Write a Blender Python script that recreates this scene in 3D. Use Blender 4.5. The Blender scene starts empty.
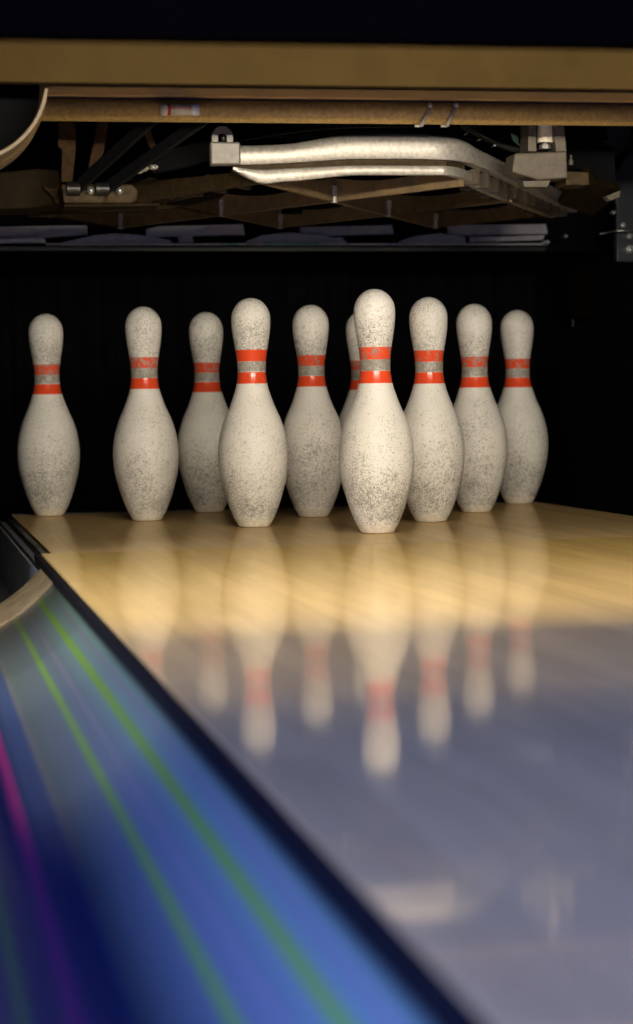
import bpy, bmesh, math, random
from mathutils import Vector, Matrix
random.seed(7)
S = bpy.context.scene
COL = S.collection
PI = math.pi

# ------------------------------------------------------------------ camera
CAM = Vector((-0.72617, -3.29955, 0.20582))
FW = Vector((0.18724263, 0.98100686, -0.05065309))
RT = Vector((0.98198387, -0.18826689, -0.01622544))
UP = Vector((0.02545357, 0.04670243, 0.9985845))
FPX = 2159.77
cd = bpy.data.cameras.new('camera')
cam = bpy.data.objects.new('camera', cd); COL.objects.link(cam)
rot = Matrix((RT, UP, -FW)).transposed()
cam.matrix_world = Matrix.Translation(CAM) @ rot.to_4x4()
cd.sensor_fit = 'HORIZONTAL'; cd.sensor_width = 36.0
cd.lens = FPX / 633.0 * 36.0
cd.clip_start = 0.05; cd.clip_end = 60
cd.dof.use_dof = True; cd.dof.focus_distance = 3.30; cd.dof.aperture_fstop = 9.0
S.camera = cam

# ------------------------------------------------------------------ light
w = bpy.data.worlds.new('world'); S.world = w; w.use_nodes = True
w.node_tree.nodes['Background'].inputs[0].default_value = (0.25, 0.33, 0.6, 1)
w.node_tree.nodes['Background'].inputs[1].default_value = 0.01
S.view_settings.view_transform = 'Standard'; S.view_settings.look = 'None'
S.view_settings.gamma = 1.0; S.view_settings.exposure = 0.0
S.view_settings.use_curve_mapping = False

LAMP = Vector((-0.10, -1.60, 0.575))
LAMP_AIM = Vector((0.0, 0.0, 0.68))
LAMP_W = 23.0
GUTTER_FILL_W = 7.0
CEIL_W = 190.0
BLUE_W = 130.0
REAR_FILL_W = 13.0

def aim(o, target):
    o.rotation_euler = (Vector(target) - o.location).to_track_quat('-Z', 'Y').to_euler()

def area(name, loc, target, sx, sy, watts, color):
    d = bpy.data.lights.new(name, 'AREA'); d.shape = 'RECTANGLE'; d.size = sx; d.size_y = sy
    d.energy = watts; d.color = color
    o = bpy.data.objects.new(name, d); COL.objects.link(o); o.location = loc; aim(o, target)
    return o
pl = area('pin_lamp_light', LAMP, LAMP_AIM, 1.2, 0.03, LAMP_W, (1.0, 0.92, 0.78))
pl.data.spread = math.radians(162)
nl = area('gutter_fill_light', (-1.75, -1.35, 1.20), (-0.66, -1.15, -0.05), 0.5, 0.12, GUTTER_FILL_W, (0.86, 0.86, 1.0))  # added fill that brightens the far end of the left gutter
nl.data.spread = math.radians(70)
hl = area('hall_light', (-2.8, -4.5, 1.75), (-0.3, -3.5, 0), 0.5, 0.5, CEIL_W, (0.17, 0.25, 1.03))
hl.data.spread = math.radians(85)
area('blue_ceiling_light', (0.7, -4.4, 2.9), (-0.4, -2.6, 0), 1.2, 1.2, BLUE_W, (0.03, 0.12, 1.0))
area('rear_fill_light', (-1.4, -6.8, 0.32), (0.0, 1.0, 0.5), 1.4, 0.35, REAR_FILL_W, (0.75, 0.78, 1.0))  # added low fill, reaches under the mask to the rear plates and pins

# ------------------------------------------------------------------ materials
def newmat(name):
    m = bpy.data.materials.new(name); m.use_nodes = True
    nt = m.node_tree; b = nt.nodes['Principled BSDF']
    return m, nt, b
def N(nt, t, **kw):
    n = nt.nodes.new(t)
    for k, v in kw.items(): setattr(n, k, v)
    return n
def ramp(nt, stops, interp='LINEAR'):
    r = N(nt, 'ShaderNodeValToRGB'); cr = r.color_ramp; cr.interpolation = interp
    while len(cr.elements) < len(stops): cr.elements.new(0.5)
    for e, (p, c) in zip(cr.elements, stops):
        e.position = p; e.color = tuple(c) + (1,) if len(c) == 3 else c
    return r
def mixc(nt, fac, a, b, mode='MIX'):
    m = N(nt, 'ShaderNodeMix', data_type='RGBA', blend_type=mode)
    for s, v in ((0, fac), (6, a), (7, b)):
        if hasattr(v, 'is_output'): nt.links.new(v, m.inputs[s])
        elif s == 0: m.inputs[0].default_value = v
        else: m.inputs[s].default_value = tuple(v) + (1,)
    return m.outputs[2]
def at(px, py, Y):
    """the point of the world plane y = Y seen at a pixel of the photograph"""
    d = FW + RT * ((px - 316.5) / FPX) + UP * ((512 - py) / FPX)
    return CAM + d * ((Y - CAM.y) / d.y)

def math_(nt, op, a, b=None, clamp=False):
    m = N(nt, 'ShaderNodeMath', operation=op, use_clamp=clamp)
    for i, v in enumerate((a, b)):
        if v is None: continue
        if hasattr(v, 'is_output'): nt.links.new(v, m.inputs[i])
        else: m.inputs[i].default_value = v
    return m.outputs[0]
def noise(nt, vec, scale, detail=4, rough=0.6):
    n = N(nt, 'ShaderNodeTexNoise'); n.inputs['Scale'].default_value = scale
    n.inputs['Detail'].default_value = detail; n.inputs['Roughness'].default_value = rough
    nt.links.new(vec, n.inputs['Vector']); return n.outputs[0]
def objvec(nt):
    return N(nt, 'ShaderNodeTexCoord').outputs['Object']

def metal(name, c1, c2, rough=0.45, metallic=0.0, scale=60.0, bump=0.15, spec=0.5):
    m, nt, b = newmat(name); v = objvec(nt)
    n1 = noise(nt, v, scale, 6, 0.7)
    r = ramp(nt, [(0.35, c2), (0.62, c1)])
    nt.links.new(n1, r.inputs[0]); nt.links.new(r.outputs[0], b.inputs['Base Color'])
    n2 = noise(nt, v, scale * 4, 3)
    bp = N(nt, 'ShaderNodeBump'); bp.inputs['Strength'].default_value = bump; bp.inputs['Distance'].default_value = 0.001
    nt.links.new(n2, bp.inputs['Height']); nt.links.new(bp.outputs[0], b.inputs['Normal'])
    b.inputs['Roughness'].default_value = rough; b.inputs['Metallic'].default_value = metallic
    b.inputs['Specular IOR Level'].default_value = spec
    return m

M = {}
M['cast'] = metal('cast_aluminium', (0.48, 0.44, 0.37), (0.31, 0.275, 0.22), 0.40, 0.4, 140)
M['cast_dark'] = metal('dark_cast_aluminium', (0.070, 0.045, 0.018), (0.032, 0.021, 0.009), 0.6, 0.0, 90, 0.15, 0.12)  # darker, browner tone of the casting
M['cast_mid'] = metal('mid_grey_casting', (0.20, 0.18, 0.15), (0.14, 0.125, 0.10), 0.45, 0.3, 110)
M['cast_shaded'] = metal('shaded_cast_aluminium', (0.13, 0.105, 0.07), (0.09, 0.072, 0.048), 0.55, 0.2, 70)  # darker copy of cast: shade on the yoke put into its colour
M['cast_brown'] = metal('dark_brown_casting', (0.022, 0.0145, 0.006), (0.014, 0.0095, 0.004), 0.7, 0.0, 35, 0.15, 0.05)
M['cast_rusty'] = metal('rusty_cast_iron', (0.065, 0.034, 0.011), (0.02, 0.012, 0.006), 0.7, 0.0, 50, 0.15, 0.08)
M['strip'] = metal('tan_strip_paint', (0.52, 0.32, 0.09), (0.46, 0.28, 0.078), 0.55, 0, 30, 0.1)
M['fascia'] = metal('brown_bar_paint', (0.042, 0.026, 0.0076), (0.034, 0.021, 0.0060), 0.8, 0.0, 12, 0.05, 0.04)
M['lattice'] = metal('brown_cast_lattice', (0.30, 0.20, 0.095), (0.18, 0.125, 0.06), 0.6, 0.0, 35)
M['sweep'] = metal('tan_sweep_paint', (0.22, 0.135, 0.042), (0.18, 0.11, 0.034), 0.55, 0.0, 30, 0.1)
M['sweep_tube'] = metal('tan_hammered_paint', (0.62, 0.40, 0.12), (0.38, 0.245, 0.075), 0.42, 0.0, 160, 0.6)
M['groove'] = metal('dark_groove', (0.05, 0.035, 0.015), (0.04, 0.03, 0.012), 0.6)
M['black'] = metal('black_machine_paint', (0.003, 0.003, 0.0035), (0.002, 0.002, 0.0025), 0.8, 0, 20, 0.1, 0.1)
M['black_steel'] = metal('black_steel', (0.02, 0.018, 0.015), (0.012, 0.011, 0.01), 0.4, 0.4, 60)
M['curtain'] = metal('black_curtain_fabric', (0.004, 0.004, 0.005), (0.002, 0.002, 0.003), 0.95, 0, 15, 0.4, 0.1)
M['mask'] = metal('navy_mask_panel', (0.004, 0.002, 0.001), (0.003, 0.0016, 0.001), 0.8, 0, 8, 0.05, 0.0)
M['steel'] = metal('bright_steel', (0.70, 0.78, 0.75), (0.6, 0.58, 0.55), 0.25, 0.85, 80)
M['bluegrey'] = metal('blue_grey_sheet_metal', (0.62, 0.60, 0.62), (0.46, 0.44, 0.46), 0.5, 0.2, 50)
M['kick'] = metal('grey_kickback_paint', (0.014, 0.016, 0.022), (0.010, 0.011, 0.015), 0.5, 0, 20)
M['cream_plastic'] = metal('cream_plastic', (0.85, 0.76, 0.55), (0.78, 0.68, 0.46), 0.4)
M['white_plastic'] = metal('white_plastic', (0.95, 0.93, 0.88), (0.9, 0.88, 0.82), 0.35)
M['red_plastic'] = metal('red_print', (0.75, 0.08, 0.04), (0.6, 0.05, 0.03), 0.4)
M['drum_tan'] = metal('tan_rubber_rim', (0.14, 0.088, 0.03), (0.10, 0.062, 0.022), 0.5, 0, 30)
M['lip'] = metal('tan_gutter_lip', (0.27, 0.20, 0.095), (0.15, 0.11, 0.055), 0.7, 0, 40, 0.2, 0.2)
M['edge'] = metal('dark_lane_edge_strip', (0.006, 0.006, 0.006), (0.004, 0.004, 0.004), 0.6, 0, 30, 0.1, 0.1)
M['gutter_dark'] = metal('dark_grey_pit_gutter', (0.26, 0.26, 0.30), (0.15, 0.15, 0.17), 0.5, 0, 14)
M['teal'] = metal('teal_tape', (0.22, 0.45, 0.36), (0.16, 0.34, 0.28), 0.4)
M['plaster'] = metal('dark_wall_paint', (0.03, 0.03, 0.05), (0.025, 0.025, 0.04), 0.8, 0, 5)
M['carpet'] = metal('dark_carpet', (0.02, 0.02, 0.03), (0.01, 0.01, 0.015), 0.95, 0, 200)

def pin_material():
    m, nt, b = newmat('worn_white_pin_plastic')
    v = objvec(nt)
    oi = N(nt, 'ShaderNodeObjectInfo')
    off = N(nt, 'ShaderNodeVectorMath', operation='ADD')
    sc = N(nt, 'ShaderNodeVectorMath', operation='SCALE'); sc.inputs['Scale'].default_value = 9.0
    cmb = N(nt, 'ShaderNodeCombineXYZ')
    for i in range(3): nt.links.new(oi.outputs['Random'], cmb.inputs[i])
    nt.links.new(cmb.outputs[0], sc.inputs[0]); nt.links.new(v, off.inputs[0]); nt.links.new(sc.outputs[0], off.inputs[1])
    ov = off.outputs[0]
    sep = N(nt, 'ShaderNodeSeparateXYZ'); nt.links.new(v, sep.inputs[0]); z = sep.outputs[2]
    # the bands sit a few millimetres higher or lower from pin to pin
    at_ = N(nt, 'ShaderNodeAttribute', attribute_type='OBJECT', attribute_name='band_shift')
    z = math_(nt, 'SUBTRACT', z, at_.outputs['Fac'])
    # how much dirt at each height
    zn = math_(nt, 'DIVIDE', z, 0.381)
    dirt = ramp(nt, [(0.0, (.50,)*3), (0.05, (.74,)*3), (0.14, (.72,)*3), (0.28, (.56,)*3), (0.42, (.44,)*3), (0.52, (.36,)*3), (0.605, (.34,)*3),
                     (0.655, (.34,)*3), (0.665, (1.0,)*3), (0.70, (1.0,)*3), (0.72, (.72,)*3), (0.80, (.66,)*3), (0.90, (.52,)*3), (1.0, (.56,)*3)])
    nt.links.new(zn, dirt.inputs[0])
    big = noise(nt, ov, 14, 3)
    fine = noise(nt, ov, 430, 3, 0.8)
    med = noise(nt, ov, 120, 6, 0.85)
    base = mixc(nt, math_(nt, 'MULTIPLY', big, 0.7), (0.96, 0.91, 0.82), (0.84, 0.77, 0.64))
    # fine grey speckle
    d = math_(nt, 'ADD', dirt.outputs[0], math_(nt, 'MULTIPLY', math_(nt, 'SUBTRACT', big, 0.5), 0.9))
    th = math_(nt, 'SUBTRACT', 0.68, math_(nt, 'MULTIPLY', d, 0.27))
    sp = math_(nt, 'MULTIPLY', math_(nt, 'SUBTRACT', fine, th), 9.0, True)
    sp2 = math_(nt, 'MULTIPLY', math_(nt, 'SUBTRACT', med, math_(nt, 'ADD', th, 0.02)), 7.0, True)
    spm = math_(nt, 'MAXIMUM', sp, sp2)
    spm = math_(nt, 'MULTIPLY', spm, 0.88)
    # thin horizontal scratches
    mp = N(nt, 'ShaderNodeMapping'); mp.inputs['Scale'].default_value = (12, 12, 160); nt.links.new(ov, mp.inputs[0])
    scr = noise(nt, mp.outputs[0], 1.6, 3, 0.6)
    scm = math_(nt, 'MULTIPLY', math_(nt, 'SUBTRACT', scr, 0.64), 6.0, True)
    c = mixc(nt, spm, base, (0.12, 0.10, 0.075))
    c = mixc(nt, math_(nt, 'MULTIPLY', scm, 0.35), c, (0.30, 0.27, 0.22))
    haze = math_(nt, 'MULTIPLY', math_(nt, 'MULTIPLY', dirt.outputs[0], dirt.outputs[0]), 0.42)
    c = mixc(nt, haze, c, (0.36, 0.32, 0.25))
    # red neck bands
    def band(z0, z1):
        a = math_(nt, 'GREATER_THAN', z, z0); b2 = math_(nt, 'LESS_THAN', z, z1)
        return math_(nt, 'MULTIPLY', a, b2)
    low = band(0.2325, 0.2515); high = band(0.2695, 0.2885)
    # each pin has its own amount of wear on the upper band
    wr = N(nt, 'ShaderNodeAttribute', attribute_type='OBJECT', attribute_name='band_wear')
    wear = wr.outputs['Fac']
    hi = math_(nt, 'LESS_THAN', math_(nt, 'ADD', math_(nt, 'MULTIPLY', med, 0.75), math_(nt, 'MULTIPLY', fine, 0.25)), wear)
    lw = math_(nt, 'LESS_THAN', med, 0.73)
    red = math_(nt, 'MAXIMUM', math_(nt, 'MULTIPLY', low, lw), math_(nt, 'MULTIPLY', high, hi))
    redc = mixc(nt, math_(nt, 'MULTIPLY', med, 0.55), (0.97, 0.105, 0.028), (0.62, 0.030, 0.012))
    c = mixc(nt, math_(nt, 'MULTIPLY', high, 0.55), c, (0.30, 0.13, 0.07))
    c = mixc(nt, red, c, redc)
    nt.links.new(c, b.inputs['Base Color'])
    rg = math_(nt, 'SUBTRACT', 0.52, math_(nt, 'MULTIPLY', red, 0.34)); nt.links.new(rg, b.inputs['Roughness'])
    b.inputs['Specular IOR Level'].default_value = 0.4
    bp = N(nt, 'ShaderNodeBump'); bp.inputs['Strength'].default_value = 0.12; bp.inputs['Distance'].default_value = 0.0006
    nt.links.new(med, bp.inputs['Height']); nt.links.new(bp.outputs[0], b.inputs['Normal'])
    return m
M['pin'] = pin_material()
M['pin_base'] = metal('pin_base_ring_plastic', (0.80, 0.72, 0.58), (0.62, 0.54, 0.42), 0.4, 0, 140)

def wood_material(name, tint, gloss, rough, dark=0.0):
    """maple boards running along the lane under a glossy oiled finish"""
    m, nt, b = newmat(name)
    v = objvec(nt)
    sep = N(nt, 'ShaderNodeSeparateXYZ'); nt.links.new(v, sep.inputs[0])
    bw = 0.0273
    bi = math_(nt, 'FLOOR', math_(nt, 'DIVIDE', sep.outputs[0], bw))
    # board joints are staggered: each board gets its own shade every 0.9 m or so
    yo = math_(nt, 'FLOOR', math_(nt, 'ADD', math_(nt, 'DIVIDE', sep.outputs[1], 0.95), math_(nt, 'MULTIPLY', bi, 0.37)))
    cmb = N(nt, 'ShaderNodeCombineXYZ'); nt.links.new(bi, cmb.inputs[0]); nt.links.new(yo, cmb.inputs[1])
    wn = N(nt, 'ShaderNodeTexWhiteNoise'); nt.links.new(cmb.outputs[0], wn.inputs[0])
    mp = N(nt, 'ShaderNodeMapping'); mp.inputs['Scale'].default_value = (60, 3.0, 60); nt.links.new(v, mp.inputs[0])
    add = N(nt, 'ShaderNodeVectorMath', operation='ADD'); nt.links.new(mp.outputs[0], add.inputs[0]); nt.links.new(wn.outputs[1], add.inputs[1])
    g = noise(nt, add.outputs[0], 1.5, 5, 0.65)
    r = ramp(nt, [(0.25, [t * 0.86 for t in tint]), (0.5, tint), (0.8, [min(1, t * 1.10) for t in tint])])
    nt.links.new(g, r.inputs[0])
    shade = math_(nt, 'ADD', 0.88, math_(nt, 'MULTIPLY', wn.outputs[0], 0.16))
    cs = N(nt, 'ShaderNodeCombineColor')
    for i in range(3): nt.links.new(shade, cs.inputs[i])
    c = mixc(nt, 1.0, r.outputs[0], cs.outputs[0], 'MULTIPLY')
    fx = math_(nt, 'FRACT', math_(nt, 'DIVIDE', sep.outputs[0], bw))
    ln = math_(nt, 'LESS_THAN', fx, 0.03)
    c = mixc(nt, math_(nt, 'MULTIPLY', ln, 0.25), c, (0.25, 0.15, 0.06))
    # scuffs and grime
    mp2 = N(nt, 'ShaderNodeMapping'); mp2.inputs['Scale'].default_value = (14, 5.0, 14); nt.links.new(v, mp2.inputs[0])
    g2 = noise(nt, mp2.outputs[0], 1.0, 4)
    gm = math_(nt, 'MULTIPLY', math_(nt, 'SUBTRACT', g2, 0.54), 3.0, True)
    c = mixc(nt, math_(nt, 'MULTIPLY', gm, 0.22), c, (0.35, 0.22, 0.09))
    dif = N(nt, 'ShaderNodeBsdfDiffuse'); nt.links.new(c, dif.inputs[0])
    gl = N(nt, 'ShaderNodeBsdfGlossy'); gl.inputs['Roughness'].default_value = rough
    gl.inputs[0].default_value = (1.0, 0.90, 0.72, 1)
    bp = N(nt, 'ShaderNodeBump'); bp.inputs['Strength'].default_value = 0.03; bp.inputs['Distance'].default_value = 0.0002
    nb = noise(nt, mp.outputs[0], 0.6, 2); nt.links.new(nb, bp.inputs['Height'])
    nt.links.new(bp.outputs[0], gl.inputs['Normal'])
    mx = N(nt, 'ShaderNodeMixShader'); mx.inputs[0].default_value = gloss
    nt.links.new(dif.outputs[0], mx.inputs[1]); nt.links.new(gl.outputs[0], mx.inputs[2])
    nt.links.new(mx.outputs[0], nt.nodes['Material Output'].inputs[0])
    return m
M['lane'] = wood_material('maple_lane_boards', (0.63, 0.415, 0.13), 0.44, 0.056)
M['deck'] = wood_material('maple_pin_deck', (0.62, 0.42, 0.19), 0.40, 0.065)

GX0, GX1 = -0.780, -0.547
def gutter_material():
    m, nt, b = newmat('striped_gutter_plastic')
    v = objvec(nt)
    sep = N(nt, 'ShaderNodeSeparateXYZ'); nt.links.new(v, sep.inputs[0])
    t = math_(nt, 'DIVIDE', math_(nt, 'SUBTRACT', sep.outputs[0], GX0 + 0.6635), GX1 - GX0)
    f = lambda x: (x - GX0) / (GX1 - GX0)
    A = (0.14, 0.22, 0.14); B = (0.12, 0.15, 0.12); D = (0.06, 0.09, 0.17); Dk = (0.06, 0.09, 0.17); Lt = (0.36, 0.34, 0.34)  # A, B, D darken to the left: shade and blue light put into colour
    G = (0.16, 0.30, 0.03); Mg = (0.95, 0.08, 0.26)
    e = 0.0008
    st = [(-0.70, Dk)]
    def stripe(x, wd, c, l, r): st.extend([(x - wd / 2 - e, l), (x - wd / 2, c), (x + wd / 2, c), (x + wd / 2 + e, r)])
    Lt = (0.17, 0.17, 0.14)
    stripe(-0.6790, 0.0062, (0.2, 0.5, 0.12), D, D)
    stripe(-0.6555, 0.0075, Mg, D, D)
    stripe(-0.6290, 0.0030, Lt, D, B)
    stripe(-0.5965, 0.0042, G, B, B)
    stripe(-0.5830, 0.0020, Lt, B, B)
    stripe(-0.5675, 0.0045, G, A, A)
    stripe(-0.5570, 0.0020, Lt, A, A)
    st = [(f(x), c) for x, c in st][:31]
    r = ramp(nt, sorted(st, key=lambda q: q[0]))
    nt.links.new(t, r.inputs[0])
    mp = N(nt, 'ShaderNodeMapping'); mp.inputs['Scale'].default_value = (220, 1.2, 220); nt.links.new(v, mp.inputs[0])
    g = noise(nt, mp.outputs[0], 1.0, 4)
    c = mixc(nt, math_(nt, 'MULTIPLY', math_(nt, 'SUBTRACT', g, 0.45), 1.2, True), r.outputs[0], (0.14, 0.145, 0.12))
    nt.links.new(c, b.inputs['Base Color'])
    b.inputs['Roughness'].default_value = 0.36
    b.inputs['Specular IOR Level'].default_value = 0.9
    b.inputs['Coat Weight'].default_value = 0.8; b.inputs['Coat Roughness'].default_value = 0.2
    return m
M['gutter'] = gutter_material()

# ------------------------------------------------------------------ helpers
def tag(o, label=None, cat=None, group=None, kind=None):
    if label: o['label'] = label
    if cat: o['category'] = cat
    if group: o['group'] = group
    if kind: o['kind'] = kind
    return o
def empty(name, loc, label, cat, group=None):
    o = bpy.data.objects.new(name, None); COL.objects.link(o); o.location = loc; o.empty_display_size = 0.05
    return tag(o, label, cat, group)
def obj(name, bm, mat, parent=None, smooth=False, bevel=0.0, loc=None):
    me = bpy.data.meshes.new(name)
    bmesh.ops.recalc_face_normals(bm, faces=bm.faces)
    bm.to_mesh(me); bm.free()
    me.materials.append(mat if not isinstance(mat, str) else M[mat])
    if smooth:
        for p in me.polygons: p.use_smooth = True
    o = bpy.data.objects.new(name, me); COL.objects.link(o)
    if parent:
        o.parent = parent; 
        off = Vector((0, 0, 0)); q = parent
        while q: off += q.location; q = q.parent
        if loc is None: me.transform(Matrix.Translation(-off))
        else: o.location = loc
    elif loc is not None: o.location = loc
    if bevel:
        md = o.modifiers.new('bevel', 'BEVEL'); md.width = bevel; md.segments = 2; md.limit_method = 'ANGLE'; md.angle_limit = math.radians(40)
    return o
def newbm(): return bmesh.new()
def box(bm, x0, x1, y0, y1, z0, z1):
    vs = [bm.verts.new((x, y, z)) for x in (x0, x1) for y in (y0, y1) for z in (z0, z1)]
    for f in ((0, 1, 3, 2), (4, 6, 7, 5), (0, 4, 5, 1), (2, 3, 7, 6), (0, 2, 6, 4), (1, 5, 7, 3)):
        bm.faces.new([vs[i] for i in f])
    return bm
def prism(bm, pts, d):
    """closed polygon pts (Vectors) extruded by vector d"""
    d = Vector(d); a = [bm.verts.new(p) for p in pts]; b = [bm.verts.new(Vector(p) + d) for p in pts]
    n = len(pts); bm.faces.new(a); bm.faces.new(list(reversed(b)))
    for i in range(n): bm.faces.new((a[i], a[(i + 1) % n], b[(i + 1) % n], b[i]))
    return bm
def tube(bm, p0, p1, r0, r1=None, seg=20, caps=True):
    r1 = r0 if r1 is None else r1
    p0 = Vector(p0); p1 = Vector(p1); ax = (p1 - p0).normalized()
    s = ax.orthogonal().normalized(); t = ax.cross(s)
    ra = []; rb = []
    for i in range(seg):
        a = 2 * PI * i / seg; d = s * math.cos(a) + t * math.sin(a)
        ra.append(bm.verts.new(p0 + d * r0)); rb.append(bm.verts.new(p1 + d * r1))
    for i in range(seg): bm.faces.new((ra[i], ra[(i + 1) % seg], rb[(i + 1) % seg], rb[i]))
    if caps: bm.faces.new(list(reversed(ra))); bm.faces.new(rb)
    return bm
def lathe(bm, prof, seg=48, c=(0, 0, 0)):
    c = Vector(c); rings = []
    for r, z in prof:
        if r < 1e-6: rings.append([bm.verts.new(c + Vector((0, 0, z)))])
        else: rings.append([bm.verts.new(c + Vector((r * math.cos(2 * PI * i / seg), r * math.sin(2 * PI * i / seg), z))) for i in range(seg)])
    for a, b in zip(rings, rings[1:]):
        for i in range(seg):
            j = (i + 1) % seg
            if len(a) == 1 and len(b) == 1: continue
            if len(a) == 1: bm.faces.new((a[0], b[j], b[i]))
            elif len(b) == 1: bm.faces.new((a[i], a[j], b[0]))
            else: bm.faces.new((a[i], a[j], b[j], b[i]))
    return bm
def rail(bm, path, th):
    """a bar swept in plan: path = [(x, y, z0, z1)], thickness th to the left of travel"""
    n = len(path); L = []
    for i, (x, y, z0, z1) in enumerate(path):
        a = Vector(path[max(0, i - 1)][:2]); b = Vector(path[min(n - 1, i + 1)][:2])
        t = (b - a).normalized(); nn = Vector((-t.y, t.x)) * th
        L.append([bm.verts.new((x, y, z0)), bm.verts.new((x, y, z1)), bm.verts.new((x + nn.x, y + nn.y, z1)), bm.verts.new((x + nn.x, y + nn.y, z0))])
    for a, b in zip(L, L[1:]):
        for i in range(4):
            j = (i + 1) % 4; bm.faces.new((a[i], a[j], b[j], b[i]))
    bm.faces.new(L[0][::-1]); bm.faces.new(L[-1])
    return bm

def cast_rail(bm, path, th, soft=0.45):
    """like rail(), with a resampled path and a rounded upper front edge, as a sand casting has"""
    P = []
    for i in range(len(path) - 1):
        q = [path[max(0, i - 1)], path[i], path[i + 1], path[min(len(path) - 1, i + 2)]]
        for k in range(5):
            t = k / 5
            P.append([0.5 * (2 * q[1][j] + (q[2][j] - q[0][j]) * t + (2 * q[0][j] - 5 * q[1][j] + 4 * q[2][j] - q[3][j]) * t * t
                             + (3 * q[1][j] - q[0][j] - 3 * q[2][j] + q[3][j]) * t ** 3) for j in range(4)])
    P.append(list(path[-1])); n = len(P); L = []
    for i, (x, y, z0, z1) in enumerate(P):
        a = Vector(P[max(0, i - 1)][:2]); b = Vector(P[min(n - 1, i + 1)][:2])
        t = (b - a).normalized(); nn = Vector((-t.y, t.x)); h = z1 - z0
        prof = [(0.10, 0.0), (0.0, 0.10), (0.0, 1 - soft)]
        for k in range(1, 6):
            u = k / 5 * PI / 2; prof.append((0.75 * (1 - math.cos(u)), 1 - soft + soft * math.sin(u)))
        prof += [(1.0, 1.0), (1.0, 0.0)]
        L.append([bm.verts.new((x + nn.x * th * d, y + nn.y * th * d, z0 + h * v)) for d, v in prof])
    m = len(L[0])
    for a, b in zip(L, L[1:]):
        for i in range(m):
            j = (i + 1) % m; bm.faces.new((a[i], a[j], b[j], b[i]))
    bm.faces.new(L[0][::-1]); bm.faces.new(L[-1])
    return bm
def smooth_by_angle(o, deg=50):
    me = o.data
    for p in me.polygons: p.use_smooth = True
    me.set_sharp_from_angle(angle=math.radians(deg))

# ------------------------------------------------------------------ the room
def struct(name, bm, mat, parent=None): return tag(obj(name, bm, mat, parent), kind='structure')
struct('floor', box(newbm(), -3, 3, -8, 2.4, -0.26, -0.16), 'carpet')
struct('ceiling', box(newbm(), -3, 3, -8, 2.4, 3.2, 3.3), 'plaster')
struct('wall_left', box(newbm(), -3.1, -3, -8, 2.4, -0.26, 3.3), 'plaster')
struct('wall_right', box(newbm(), 3, 3.1, -8, 2.4, -0.26, 3.3), 'plaster')
struct('wall_back', box(newbm(), -3, 3, 2.3, 2.4, -0.16, 3.2), 'black')
struct('wall_front', box(newbm(), -3, 3, -8.1, -8, -0.26, 3.3), 'plaster')

# the masking panel that hangs in front of the machine
mk = newbm(); box(mk, -3, 3, -1.74, -1.71, at(316, 39, -1.74).z, 3.2)
obj('masking_panel', mk, 'mask'); mp_ = bpy.data.objects['masking_panel']
tag(mp_, 'dark navy panel hanging across the top of the lane, in front of the tan bar', 'panel')

# ------------------------------------------------------------------ lane, pin deck
SEAM = -0.25; TAIL = 0.865
lane = empty('bowling_lane', (0, -4, 0), 'glossy maple bowling lane reflecting the pins that stand on it', 'lane')
b = box(newbm(), -0.540, 0.5334, -6.6, SEAM - 0.0008, -0.05, 0.0); obj('lane_boards', b, 'lane', lane, bevel=0.0015)
b = box(newbm(), -0.5255, 0.5160, SEAM + 0.0008, TAIL, -0.05, 0.0); o = obj('pin_deck', b, 'deck', lane, bevel=0.001)
b = box(newbm(), -0.54, 0.53, SEAM - 0.02, SEAM + 0.02, -0.06, -0.0501); box(b, -0.52, 0.51, SEAM - 0.0007, SEAM + 0.0007, -0.05, -0.0012); obj('joint', b, 'edge', lane)
b = box(newbm(), -0.549, -0.5402, -6.6, SEAM - 0.001, -0.06, -0.0012); obj('edge_strip', b, 'edge', lane, bevel=0.001)
b = box(newbm(), 0.5336, 0.543, -6.6, SEAM - 0.001, -0.06, -0.0012); obj('edge_strip', b, 'edge', lane, bevel=0.001)
for s in (-1, 1):
    e0 = -0.5257 if s < 0 else 0.5162
    b = newbm(); xs = sorted((e0, e0 + s * 0.011)); box(b, xs[0], xs[1], SEAM, TAIL, -0.06, -0.004)
    ch = obj('deck_side_strip', b, 'black_steel', lane, bevel=0.0015)
    b = newbm(); xs = sorted((e0 + s * 0.0112, e0 + s * 0.0215)); box(b, xs[0], xs[1], SEAM, TAIL, -0.06, -0.012)
    ch = obj('deck_side_strip', b, 'gutter_dark', lane, bevel=0.0015)
b = box(newbm(), -0.5255, 0.5160, TAIL + 0.0005, TAIL + 0.012, -0.05, 0.0015); o = obj('tail_plank_rail', b, 'kick', lane, bevel=0.001)
b = box(newbm(), -0.52, 0.52, -6.6, TAIL, -0.16, -0.0605); obj('lane_bed', b, 'black', lane)

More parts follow.
